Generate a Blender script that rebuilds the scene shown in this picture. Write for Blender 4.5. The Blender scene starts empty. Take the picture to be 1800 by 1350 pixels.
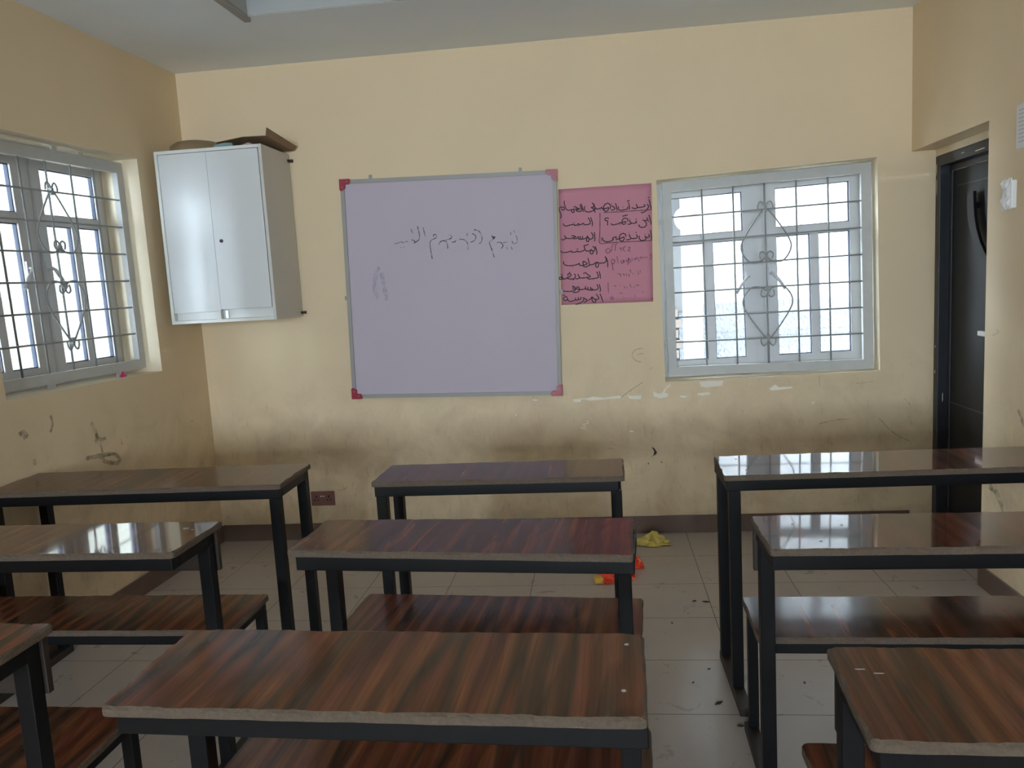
import bpy, bmesh, math, random
from mathutils import Matrix, Vector
random.seed(7)
C = bpy.context.scene.collection
SC = bpy.context.scene

# ------------------------------------------------------------------ camera, world, light, exposure
cam_d = bpy.data.cameras.new('camera'); cam = bpy.data.objects.new('camera', cam_d); C.objects.link(cam)
F_PX = 1389.32
YAW, PITCH, ROLL = 0.115044, -0.127686, -0.056208
def cam_axes():
    cy, sy, cp, sp = math.cos(YAW), math.sin(YAW), math.cos(PITCH), math.sin(PITCH)
    r = Vector((cy, sy, 0)); fw = Vector((-sy*cp, cy*cp, sp)); up = r.cross(fw)
    cr, sr = math.cos(ROLL), math.sin(ROLL)
    return cr*r + sr*up, -sr*r + cr*up, fw
_r, _u, _f = cam_axes()
cam.matrix_world = Matrix(((_r.x, _u.x, -_f.x, 0.0492), (_r.y, _u.y, -_f.y, -4.4664), (_r.z, _u.z, -_f.z, 1.4726), (0, 0, 0, 1)))
cam_d.sensor_width = 36.0; cam_d.sensor_fit = 'HORIZONTAL'; cam_d.lens = F_PX*36/1800
cam_d.clip_start = 0.05; cam_d.clip_end = 200
SC.camera = cam

SC.view_settings.view_transform = 'Standard'
try: SC.view_settings.look = 'None'
except Exception: pass
SC.view_settings.gamma = 1.0
SC.view_settings.use_curve_mapping = False
SC.view_settings.exposure = EXPOSURE = 0.28
try:
    SC.cycles.use_denoising = True
    SC.cycles.max_bounces = 14; SC.cycles.diffuse_bounces = 9; SC.cycles.glossy_bounces = 5
    SC.cycles.transparent_max_bounces = 16
    SC.cycles.sample_clamp_indirect = 8.0
except Exception: pass

world = bpy.data.worlds.new('sky'); SC.world = world; world.use_nodes = True
_bg = world.node_tree.nodes['Background']
_bg.inputs['Color'].default_value = (0.80, 0.90, 1.0, 1)
_bg.inputs['Strength'].default_value = SKY = 47.0

def portal(name, M, w, h):                     # sky portal filling a window opening (guides sampling of the sky)
    d = bpy.data.lights.new(name, 'AREA'); d.shape = 'RECTANGLE'; d.size = w; d.size_y = h
    d.cycles.is_portal = True
    o = bpy.data.objects.new(name, d); C.objects.link(o); o.matrix_world = M
    return o

# ------------------------------------------------------------------ room frame
XL, XR, H, YR = -2.2972, 1.7067, 2.7562, -9.6     # left wall corner, right wall, ceiling, rear wall
AL = 0.0259                                        # the left wall opens slightly towards the rear
HT = 0.7907                                        # desk height
TH = 0.27                                          # wall thickness
n_ = math.hypot(AL, 1)
M_BACK = Matrix.Identity(4)
M_LEFT = Matrix(((AL/n_, -1/n_, 0, XL), (1/n_, AL/n_, 0, 0), (0, 0, 1, 0), (0, 0, 0, 1)))
M_RIGHT = Matrix(((0, 1, 0, XR), (-1, 0, 0, 0), (0, 0, 1, 0), (0, 0, 0, 1)))
M_REAR = Matrix(((-1, 0, 0, 0), (0, -1, 0, YR), (0, 0, 1, 0), (0, 0, 0, 1)))
for nm, M, u, v, w, h in (('sky_portal_back_window', M_BACK, .97, 1.44, 1.15, 1.12), ('sky_portal_left_window', M_LEFT, -1.02, 1.66, 1.12, 1.1),
                          ('sky_portal_rear_window', M_REAR, 1.3, 1.68, 1.85, 1.45), ('sky_portal_rear_window_b', M_REAR, -0.4, 1.68, 1.2, 1.45)):
    # light looks down its -Z: aim -Z along -w (into the room)
    P = M @ Matrix.Translation((u, TH+.01, v)) @ Matrix(((1, 0, 0, 0), (0, 0, 1, 0), (0, -1, 0, 0), (0, 0, 0, 1)))
    portal(nm, P, w, h)
DARK = [[(-1207,18668),(-1348,18692),(-1459,18661),(-1495,18578),(-1468,18469),(-1427,18342),(-1402,18217),(-1421,18141),(-1471,18097)],[(-1224,18653),(-1203,18590),(-1253,18524),(-1339,18553),(-1359,18616)],[(-1183,19020),(-1204,18899),(-1172,18758),(-1124,18601),(-1057,18519),(-933,18496),(-806,18518),(-649,18531),(-492,18528),(-336,18521)],[(-691,18634),(-627,18668),(-551,18625),(-429,18547),(-336,18521)],[(-806,18526),(-818,18442),(-767,18354),(-687,18379),(-669,18432),(-728,18513)],[(-349,18750),(-308,18624),(-259,18498),(-278,18422),(-358,18389),(-467,18404),(-551,18440),(-526,18484),(-446,18510)],[(-292,18808),(-250,18697),(-202,18540),(-172,18354)],[(-72,18655),(-108,18550),(-90,18425),(0,18350),(140,18333),(297,18362),(401,18409),(380,18479),(313,18537),(260,18572),(353,18573),(418,18638),(391,18732),(317,18821)],[(423,18745),(449,18636),(458,18482),(452,18329),(465,18266)],[(516,18555),(521,18493),(598,18460),(723,18480),(834,18519),(866,18563)],[(833,18503),(892,18438),(986,18440)],[(766,18393),(797,18388)],[(1303,18419),(1317,18564),(1282,18673),(1168,18734),(1042,18689),(961,18587),(940,18450),(967,18357),(1042,18306),(1137,18330),(1202,18418),(1221,18493),(1080,18464),(924,18451)],[(1368,18683),(1402,18681)],[(1380,18590),(1455,18539),(1560,18441),(1495,18368),(1339,18348)],[(1601,18714),(1635,18574),(1660,18434),(1663,18296)],[(1757,18520),(1738,18429),(1773,18342),(1880,18305),(2035,18325),(2191,18346),(2262,18395),(2242,18488)],[(1979,18478),(2013,18475)],[(2304,18698),(2337,18543),(2348,18420),(2344,18313)],[(2221,18764),(2315,18789),(2370,18815)],[(2716,18594),(2751,18485),(2787,18406),(2917,18398),(3056,18412),(3149,18428),(3189,18472),(3122,18545)],[(2787,18406),(2731,18364),(2623,18348),(2516,18393),(2471,18427)],[(3290,18526),(3365,18475),(3394,18412),(3329,18310),(3249,18208),(3139,18139),(3030,18108),(2954,18128)],[(3414,18792),(3448,18653),(3473,18499),(3515,18374),(3503,18237)],[(3363,18871),(3441,18912)],[(-1304,17800),(-1291,17730),(-1223,17663),(-1098,17655),(-955,17685),(-796,17706),(-702,17716),(-689,17653),(-563,17668),(-465,17739),(-437,17676),(-295,17690),(-199,17738),(-155,17666),(-61,17652),(96,17665),(176,17714),(166,17854),(72,18030)],[(213,18036),(261,17879),(294,17722),(279,17553)],[(-784,17806),(-753,17804)],[(-685,17815),(-658,17813)],[(-521,17619),(-455,17615)],[(-239,17609),(-212,17607)],[(-1271,17146),(-1236,17058),(-1176,16992),(-1257,16950),(-1370,16902),(-1462,16955)],[(-1176,16992),(-1067,16962),(-926,16953),(-782,16991),(-639,17021)],[(-888,17083),(-808,17109),(-716,17065),(-623,17020)],[(-784,16937),(-643,16928),(-563,16970),(-505,17028),(-487,16903),(-378,16881),(-406,16960),(-409,17054)],[(-378,16881),(-284,16883),(-280,16952),(-292,17046)],[(-284,16883),(-157,16898),(-45,16954),(-10,17029),(48,16917),(74,16806),(16,16732),(-54,16752),(-65,16846),(-12,16983)],[(46,16886),(170,16855),(266,16888),(301,16979),(275,17104),(209,17217)],[(381,17214),(391,17066),(399,16895),(376,16718)],[(-817,16908),(-786,16906)],[(1206,17897),(1113,17946),(1008,17918),(988,17851),(1055,17795),(1132,17773),(1114,17543)],[(1325,17650),(1340,17581),(1425,17549),(1599,17573),(1755,17606),(1801,17680)],[(1778,17527),(1818,17525)],[(2232,17686),(2227,17798),(2127,17872),(2005,17846),(1924,17732),(1918,17595),(1994,17539),(2081,17568),(2111,17686),(1946,17645),(1807,17619)],[(2329,17757),(2359,17653),(2416,17572),(2338,17535),(2217,17525)],[(2416,17572),(2545,17564),(2666,17582),(2710,17630),(2643,17669)],[(2317,17809),(2348,17807)],[(2646,17762),(2724,17774)],[(1941,17978),(2097,18011),(2245,18052)],[(3048,17728),(3114,17673),(3217,17683),(3320,17694),(3257,17834)],[(3132,17672),(3213,17564),(3226,17427),(3120,17323),(2965,17316),(2847,17383),(2817,17487)],[(3042,17805),(3071,17803)],[(3309,17609),(3387,17630)],[(3381,17962),(3426,17789),(3471,17599),(3491,17428)],[(845,16890),(815,16806),(889,16707),(1043,16654),(1217,16661),(1358,16721),(1412,16761),(1362,16824),(1503,16884),(1572,16888),(1551,16795),(1584,16750),(1724,16776)],[(2098,16865),(2077,16986),(1976,17052),(1836,17018),(1746,16904),(1731,16750),(1805,16659),(1909,16644),(1990,16734),(1986,16854),(1846,16812),(1724,16776)],[(1550,16666),(1581,16664)],[(2266,16983),(2314,16869),(2361,16763),(2256,16701),(2101,16701)],[(2361,16763),(2481,16738),(2654,16753),(2725,16826),(2661,16950)],[(2256,17086),(2287,17084)],[(2630,17055),(2699,17067)],[(3121,16853),(3186,16763),(3289,16757),(3377,16820),(3329,16926)],[(3121,16853),(3185,16729),(3130,16630),(2992,16596),(2873,16646),(2817,16752),(2838,16871)],[(3110,16948),(3141,16946)],[(3439,17141),(3467,16951),(3486,16762),(3480,16583)],[(-1514,16323),(-1468,16246),(-1369,16216),(-1202,16214),(-1034,16245),(-916,16263),(-886,16203),(-769,16196),(-635,16221),(-600,16260),(-585,16218),(-470,16195),(-335,16228),(-183,16285),(-195,16401),(-215,16509),(-106,16535),(37,16576)],[(-181,16334),(-119,16232),(-4,16208),(147,16257),(182,16280),(260,16176),(256,16078),(188,16041),(115,16070),(110,16152),(163,16231)],[(260,16176),(361,16220),(366,16334),(256,16464)],[(388,16456),(447,16297),(474,16147),(459,15983)],[(-632,16353),(-542,16356)],[(-970,16175),(-937,16173)],[(-1392,15729),(-1388,15629),(-1334,15535),(-1219,15487),(-1036,15468),(-836,15473),(-634,15511),(-523,15562),(-511,15462),(-403,15440),(-302,15467),(-310,15666),(-83,15529),(-304,15434),(-257,15365),(-141,15358),(29,15431),(25,15531),(6,15664),(-37,15831)],[(29,15439),(163,15448),(297,15490),(434,15573),(498,15536),(542,15402),(472,15298),(390,15328),(378,15428),(433,15556)],[(482,15554),(630,15512),(812,15510),(930,15560),(976,15690),(940,15807),(901,15859)],[(972,15789),(1031,15604),(1049,15438),(1034,15258)],[(-932,15379),(-898,15377)],[(554,15066),(597,14898),(611,14649)],[(421,15057),(480,14888),(508,14754),(423,14709),(205,14680),(-28,14676),(-109,14730)],[(-331,14984),(-196,15026),(-100,14937),(61,14804),(-124,14765),(-375,14745),(-542,14763)],[(-632,14984),(-571,14848),(-525,14762),(-643,14727),(-778,14718)],[(-831,15012),(-769,14909),(-791,14794),(-894,14733),(-1028,14724),(-1178,14757),(-1260,14787)],[(-1171,14898),(-1183,14999),(-1098,15027),(-1009,14972),(-1055,14875),(-1208,14817),(-1345,14758),(-1447,14747),(-1493,14833),(-1537,14969)],[(-1447,14747),(-1510,14817),(-1608,14873),(-1662,14809),(-1648,14742),(-1547,14744),(-1463,14765)],[(-1129,15087),(-1036,15098)],[(-1610,15006),(-1518,15009)],[(-921,14684),(-838,14688)],[(541,14354),(567,14186),(587,14052),(556,13921)],[(408,14361),(452,14226),(456,14109),(345,14057),(195,14057),(115,14128),(100,14162)],[(196,14065),(62,14047),(49,14148),(44,14231)],[(62,14056),(-87,14080),(-109,14157),(-114,14240)],[(-87,14080),(-219,14129),(-245,14297)],[(-218,14146),(-403,14114),(-587,14124),(-719,14157),(-715,14256),(-631,14269),(-584,14183),(-590,14049),(-728,13973),(-962,13986)],[(-803,14161),(-920,14168),(-933,14252),(-865,14281),(-800,14228),(-796,14127),(-891,14066),(-1093,14043),(-1328,14056),(-1494,14099),(-1541,14185)],[(-980,14321),(-855,14314)],[(552,13821),(627,13617),(699,13346)],[(344,13815),(430,13677),(484,13574),(390,13521),(257,13536),(144,13626),(96,13678),(42,13581),(-95,13505)],[(94,13645),(104,13478),(183,13373),(284,13384),(304,13467),(240,13537)],[(-340,13652),(-243,13563),(-146,13491),(-249,13446),(-353,13368)],[(-406,13672),(-360,13569),(-398,13471),(-553,13378),(-690,13327),(-842,13310)],[(-522,13712),(-527,13595),(-645,13568),(-673,13703)],[(-645,13576),(-781,13541),(-842,13678)],[(-797,13551),(-916,13532),(-1052,13489),(-1185,13512),(-1265,13617),(-1324,13788)],[(-1266,13584),(-1386,13548),(-1484,13595),(-1480,13696),(-1393,13758),(-1325,13771)],[(-1515,13832),(-1397,13851)]]
THIN = [[(3503,18237),(3065,18235),(2603,18235),(1985,18229),(1521,18236),(931,18244)],[(736,18243),(713,17689),(683,17176),(643,16627),(1041,16585),(1561,16588),(2252,16589),(3111,16571),(3489,16574)],[(743,16948),(741,16690)]]
FAINT = [[(1093,16299),(992,16231),(979,16117),(1066,16038),(1183,16072),(1204,16186),(1142,16280),(1093,16299)],[(1203,16153),(1302,16163)],[(1431,16492),(1347,16472),(1311,16376),(1302,16147)],[(1629,16529),(1529,16477),(1491,16365),(1491,16136)],[(1717,16237),(1801,16281),(1819,16116)],[(2066,16347),(1949,16288),(1928,16159),(2023,16079)],[(2194,16274),(2293,16268),(2257,16188),(2188,16110),(2302,16071)],[(1325,15059),(1316,15241),(1290,15424),(1248,15624),(1349,15668),(1444,15580),(1374,15452),(1290,15424)],[(1569,15819),(1595,15637),(1604,15439)],[(1890,15603),(1790,15560),(1802,15444),(1902,15471),(1922,15585),(1935,15469)],[(2072,15625),(2084,15510),(2167,15521),(2190,15701),(2188,15438),(2111,15344)],[(2221,15666),(2283,15564),(2311,15431)],[(2386,15689),(2397,15524)],[(2484,15651),(2547,15598),(2633,15707),(2613,15594)],[(2731,15702),(2757,15487)],[(2813,15697),(2928,15706),(2843,15613)],[(3010,15718),(3023,15619)],[(3109,15728),(3122,15629)],[(3206,15723),(3219,15607)],[(3424,15873),(3414,15580),(3349,15600)],[(1557,14860),(1664,14862),(1720,14826),(1723,14677)],[(1837,14852),(1918,14815),(1931,14731)],[(2036,14874),(2063,14724)],[(2183,14849),(2193,14667)],[(2258,15092),(2300,14892)],[(2348,14856),(2462,14817)],[(2696,14952),(2706,14754)],[(2813,14994),(2825,14862)],[(1027,14434),(1024,14152),(1028,13853)],[(1333,14210),(1465,14203)],[(1681,14232),(1731,14230)],[(1927,14169),(1923,14053)],[(2040,14113),(2070,14029)],[(2228,14268),(2270,14084)],[(2420,14109),(2485,14089)],[(2554,14184),(2719,14175)],[(1210,13618),(1125,13565),(1188,13470),(1289,13523),(1227,13618)],[(1615,13805),(1797,13786)],[(1855,13576),(1852,13493)],[(2470,13675),(2482,13542)],[(2936,13816),(2934,13733)],[(3451,13474),(3365,13362)]]
BOARD = [[(-9886,18017),(-9843,17917),(-9798,17840),(-9827,17793)],[(-9494,18164),(-9421,17768),(-9446,17426),(-9714,17245)],[(-9171,18071),(-9136,17848),(-9081,17550)],[(-10916,17244),(-10629,17301),(-10473,17341),(-10375,17285),(-10191,17348),(-10091,17317)],[(-9904,17429),(-9707,17343),(-9768,17199)],[(-10557,17040),(-10496,17036)],[(-10383,17039),(-10322,17035)],[(-10085,17194),(-10044,17191)],[(-8627,17522),(-8568,17641),(-8420,17583),(-8481,17440),(-8742,17333),(-8846,17143),(-8830,16798),(-8765,16276)],[(-8356,17040),(-8244,17205),(-8037,17266),(-7870,17133),(-7842,16788)],[(-7765,17567),(-7592,17508),(-7627,17363),(-7935,17284)],[(-7592,17141),(-7439,17156),(-7332,17247)],[(-7154,17285),(-6880,17244),(-6694,17013),(-6691,16670)],[(-6682,17598),(-6719,17405)],[(-6409,17556),(-6217,17423),(-6282,17183),(-6539,17077)],[(-6295,17768),(-6003,17653),(-5871,17353),(-5914,17063),(-6069,16975)],[(-5319,17416),(-5278,17268),(-5129,17258)],[(-5324,17319),(-5127,17283),(-5388,17080),(-5469,16987),(-5365,16639),(-5243,16168)],[(-5047,16961),(-4847,16974),(-4708,16795),(-4817,16631)],[(-4699,16940),(-4449,16974)],[(-4512,16734),(-4473,16561)],[(-4266,16695),(-4200,16545)],[(-4246,17495),(-4230,17349)],[(-4068,17581),(-4002,17431)],[(-3936,17282),(-3906,16941),(-4108,16856),(-4199,17007)]]
PATCH = [[(5837,8654),(7165,8648),(7099,8377),(6252,8312),(5951,8362)],[(9670,8110),(9970,8320),(10146,8165),(10916,8158),(10856,8074),(10084,8006),(9728,7996)],[(3321,8219),(3562,8046),(3809,8111),(4002,8405),(4252,8583),(4274,8494),(4061,8327),(3931,8094),(4114,8049),(4109,7873),(3676,7789),(3312,7930)],[(1872,8063),(2080,7991),(2637,8020),(2592,7781),(1950,7832)],[(-1231,7932),(-413,7964),(-97,8040),(587,7950),(1338,8046),(1546,7975),(1456,7890),(332,7832),(-294,7819),(-541,7905),(-793,7890),(-773,7761),(-1176,7764)],[(4746,7910),(5208,7854),(5023,7773),(4780,7821)],[(5735,7996),(6367,8033),(6461,7929),(5999,7860),(5757,7895)],[(-3572,7986),(-3441,8045),(-3191,7958),(-3384,7915)],[(1884,6014),(2132,5980),(2066,5892),(1918,5923)],[(11912,7253),(12053,7284),(11970,7127)],[(-4574,7187),(-4483,7210),(-4489,7093),(-4554,7083)]]
SQUIG = [(-0.0508, 0.6684), (-0.0418, 0.6515), (-0.0712, 0.646), (-0.0556, 0.6322), (-0.0851, 0.6266), (-0.0499, 0.6155)]
BLOTS = [[(0.3124, 0.4974), (0.3245, 0.4772), (0.3205, 0.4542), (0.3041, 0.4415), (0.3334, 0.4571), (0.3402, 0.4701), (0.3281, 0.4903), (0.3157, 0.5006)], [(0.2873, 0.4155), (0.2933, 0.4053), (0.2867, 0.3989)], [(0.3609, 0.4165), (0.3703, 0.4129), (0.3606, 0.4066)]]
PENCIL = [[(0.2807, 1.0671), (0.2395, 1.0594), (0.2194, 1.0282), (0.2405, 0.9984), (0.2686, 0.9907)], [(0.248, 1.0333), (0.2829, 1.0382)], [(0.1438, 0.7889), (0.2093, 0.835), (0.2741, 0.8745)], [(0.0619, 0.5023), (0.1005, 0.4977)], [(0.0765, 0.5449), (0.1171, 0.5104)], [(1.5462, 0.6227), (1.6211, 0.5407), (1.7048, 0.4901)], [(1.6793, 0.728), (1.7091, 0.6891)], [(1.23, 0.6024), (1.3209, 0.6214), (1.3963, 0.6219)], [(1.4264, 0.8199), (1.5158, 0.8256)], [(1.2316, 0.8722), (1.2342, 0.809)], [(0.3081, 0.944), (0.3274, 0.956)], [(-1.5464, 0.2976), (-1.5107, 0.3037), (-1.4882, 0.3205)]]
LEFTMARKS = [[(-1.0721, 0.9369), (-1.0549, 0.8986), (-1.0455, 0.8613), (-1.0584, 0.8368)], [(-1.0505, 0.8787), (-1.0275, 0.8467), (-0.9819, 0.8429)], [(-1.0275, 0.8248), (-1.0189, 0.7816)], [(-1.1416, 0.7796), (-1.0825, 0.7741), (-0.9796, 0.7645), (-0.9183, 0.7421), (-0.8962, 0.7171), (-0.925, 0.7068), (-0.9873, 0.7243), (-1.0335, 0.7491)], [(-1.0485, 0.758), (-0.9458, 0.7596), (-0.9177, 0.7448)], [(-1.4528, 0.8492), (-1.4544, 0.8226)], [(-1.5154, 0.964), (-1.495, 0.9718), (-1.4787, 0.9566), (-1.4992, 0.9487)], [(-1.3278, 1.014), (-1.321, 0.9752), (-1.3412, 0.9415)], [(-0.8675, 0.8194), (-0.8695, 0.7855)], [(-0.2308, 0.7887), (-0.2017, 0.7801)]]
RIGHTMARKS = [[(0.906, 0.4754), (0.9665, 0.464), (1.007, 0.4281), (1.0281, 0.3847)], [(0.8961, 0.4702), (0.9467, 0.4637), (0.9927, 0.4239)], [(1.1243, 0.8515), (1.1518, 0.8215), (1.1706, 0.7903)], [(0.9022, 1.1338), (0.9593, 1.1546), (0.9351, 1.1602)]]

# ------------------------------------------------------------------ materials
def new_mat(name):
    m = bpy.data.materials.new(name); m.use_nodes = True
    nt = m.node_tree; b = nt.nodes['Principled BSDF']
    return m, nt, b
def simple(name, col, rough=.5, metal=0.0, spec=.5, noise=0.0, nscale=40, coat=0.0, bump=0.0, bscale=200):
    m, nt, b = new_mat(name)
    b.inputs['Base Color'].default_value = (*col, 1); b.inputs['Roughness'].default_value = rough
    b.inputs['Metallic'].default_value = metal; b.inputs['Specular IOR Level'].default_value = spec
    b.inputs['Coat Weight'].default_value = coat; b.inputs['Coat Roughness'].default_value = .08
    tc = nt.nodes.new('ShaderNodeTexCoord')
    if noise:
        n = nt.nodes.new('ShaderNodeTexNoise'); n.inputs['Scale'].default_value = nscale; n.inputs['Detail'].default_value = 5
        nt.links.new(tc.outputs['Object'], n.inputs['Vector'])
        mx = nt.nodes.new('ShaderNodeMix'); mx.data_type = 'RGBA'
        mx.inputs['A'].default_value = (*[c*(1-noise) for c in col], 1); mx.inputs['B'].default_value = (*[min(1, c*(1+noise)) for c in col], 1)
        nt.links.new(n.outputs['Fac'], mx.inputs['Factor']); nt.links.new(mx.outputs['Result'], b.inputs['Base Color'])
    if bump:
        n2 = nt.nodes.new('ShaderNodeTexNoise'); n2.inputs['Scale'].default_value = bscale; n2.inputs['Detail'].default_value = 3
        nt.links.new(tc.outputs['Object'], n2.inputs['Vector'])
        bp = nt.nodes.new('ShaderNodeBump'); bp.inputs['Strength'].default_value = bump; bp.inputs['Distance'].default_value = .004
        nt.links.new(n2.outputs['Fac'], bp.inputs['Height']); nt.links.new(bp.outputs['Normal'], b.inputs['Normal'])
    return m
class NT:
    def __init__(s, nt): s.nt = nt
    def n(s, t, **kw):
        x = s.nt.nodes.new('ShaderNode'+t)
        for k, v in kw.items(): setattr(x, k, v)
        return x
    def l(s, a, b): s.nt.links.new(a, b)
    def math(s, op, a, b=None, clamp=False):
        x = s.n('Math', operation=op, use_clamp=clamp)
        for i, v in enumerate((a, b)):
            if v is None: continue
            if isinstance(v, (int, float)): x.inputs[i].default_value = v
            else: s.l(v, x.inputs[i])
        return x.outputs[0]
    def mapping(s, vec, scale=(1, 1, 1), loc=(0, 0, 0)):
        x = s.n('Mapping'); x.inputs['Scale'].default_value = scale; x.inputs['Location'].default_value = loc; s.l(vec, x.inputs['Vector']); return x.outputs[0]
    def noise(s, vec, scale, detail=4, rough=.5, dist=0):
        x = s.n('TexNoise'); x.inputs['Scale'].default_value = scale; x.inputs['Detail'].default_value = detail
        x.inputs['Roughness'].default_value = rough; x.inputs['Distortion'].default_value = dist; s.l(vec, x.inputs['Vector']); return x.outputs['Fac']
    def ramp(s, fac, stops, interp='LINEAR'):
        x = s.n('ValToRGB'); x.color_ramp.interpolation = interp
        e = x.color_ramp.elements
        while len(e) < len(stops): e.new(.5)
        for el, (p, c) in zip(e, stops):
            el.position = p; el.color = (*c, 1) if len(c) == 3 else c
        s.l(fac, x.inputs['Fac']); return x.outputs['Color']
    def mix(s, fac, a, b, blend='MIX'):
        x = s.n('Mix', data_type='RGBA', blend_type=blend)
        for k, v in (('Factor', fac), ('A', a), ('B', b)):
            if isinstance(v, (int, float)): x.inputs[k].default_value = v
            elif isinstance(v, tuple): x.inputs[k].default_value = (*v, 1)
            else: s.l(v, x.inputs[k])
        return x.outputs['Result']

def wall_paint(name, col):
    m, nt, b = new_mat(name); g = NT(nt)
    tc = g.n('TexCoord').outputs['Object']
    big = g.noise(tc, 1.7, 5, .55)
    base = g.mix(big, tuple(c*.94 for c in col), tuple(min(1, c*1.05) for c in col))
    # rubbed-in dirt on the lower metre of the wall where pupils lean and scuff: blotches and vertical streaks
    z = g.n('SeparateXYZ'); g.l(tc, z.inputs[0])
    low = g.math('MULTIPLY', g.math('SUBTRACT', 1.12, z.outputs['Z']), 1.6, True)
    blot = g.ramp(g.noise(tc, 4.5, 7, .62, .5), [(.42, (0, 0, 0)), (.72, (1, 1, 1))])
    fine = g.ramp(g.noise(g.mapping(tc, (30, 30, 9)), 1, 5, .7), [(.56, (0, 0, 0)), (.78, (1, 1, 1))])
    dirt = g.math('MULTIPLY', low, g.math('ADD', g.math('MULTIPLY', blot, .40), g.math('MULTIPLY', fine, .42)), True)
    colr = g.mix(dirt, base, (.25, .17, .115))
    g.l(colr, b.inputs['Base Color'])
    b.inputs['Roughness'].default_value = .55; b.inputs['Specular IOR Level'].default_value = .3
    bp = g.n('Bump'); bp.inputs['Strength'].default_value = .12; bp.inputs['Distance'].default_value = .004
    g.l(g.noise(tc, 60, 4), bp.inputs['Height']); g.l(bp.outputs['Normal'], b.inputs['Normal'])
    return m

def floor_tiles():
    m, nt, b = new_mat('floor_tiles'); g = NT(nt)
    tc = g.n('TexCoord').outputs['Object']
    s = g.n('SeparateXYZ'); g.l(tc, s.inputs[0])
    def grid(c, off, size):
        t = g.math('DIVIDE', g.math('ADD', c, off), size)
        f = g.math('FRACT', t); d = g.math('MINIMUM', f, g.math('SUBTRACT', 1.0, f))
        return g.math('MULTIPLY', d, size), g.math('FLOOR', t)
    dx, ix = grid(s.outputs['X'], 20*.410-.487, .410)
    dy, iy = grid(s.outputs['Y'], 20*.3825+.017, .3825)
    joint = g.math('LESS_THAN', g.math('MINIMUM', dx, dy), .0016)
    cb = g.n('CombineXYZ'); g.l(ix, cb.inputs[0]); g.l(iy, cb.inputs[1])
    wn = g.n('TexWhiteNoise'); g.l(cb.outputs[0], wn.inputs['Vector'])
    v = g.noise(tc, 6, 6, .6, .3)
    c0 = g.ramp(v, [(.3, (.415, .358, .318)), (.7, (.445, .388, .345))])
    c1 = g.mix(g.math('MULTIPLY', wn.outputs['Value'], .18), c0, (.355, .305, .27))
    dust = g.ramp(g.noise(tc, 2.2, 8, .7, .8), [(.5, (0, 0, 0)), (.75, (1, 1, 1))])
    c2 = g.mix(g.math('MULTIPLY', dust, .10), c1, (.24, .20, .165))
    g.l(g.mix(joint, c2, (.045, .038, .032)), b.inputs['Base Color'])
    r = g.ramp(g.noise(tc, 9, 7, .7, 1.0), [(.35, (.27,)*3), (.7, (.33,)*3)])
    g.l(r, b.inputs['Roughness']); b.inputs['Specular IOR Level'].default_value = .42
    bp = g.n('Bump'); bp.inputs['Strength'].default_value = .25; bp.inputs['Distance'].default_value = .0015
    h = g.math('SUBTRACT', g.math('MULTIPLY', g.noise(g.mapping(tc, (70, 35, 1)), 1, 4, .6), .5), joint)
    g.l(h, bp.inputs['Height']); g.l(bp.outputs['Normal'], b.inputs['Normal'])
    return m

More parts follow.
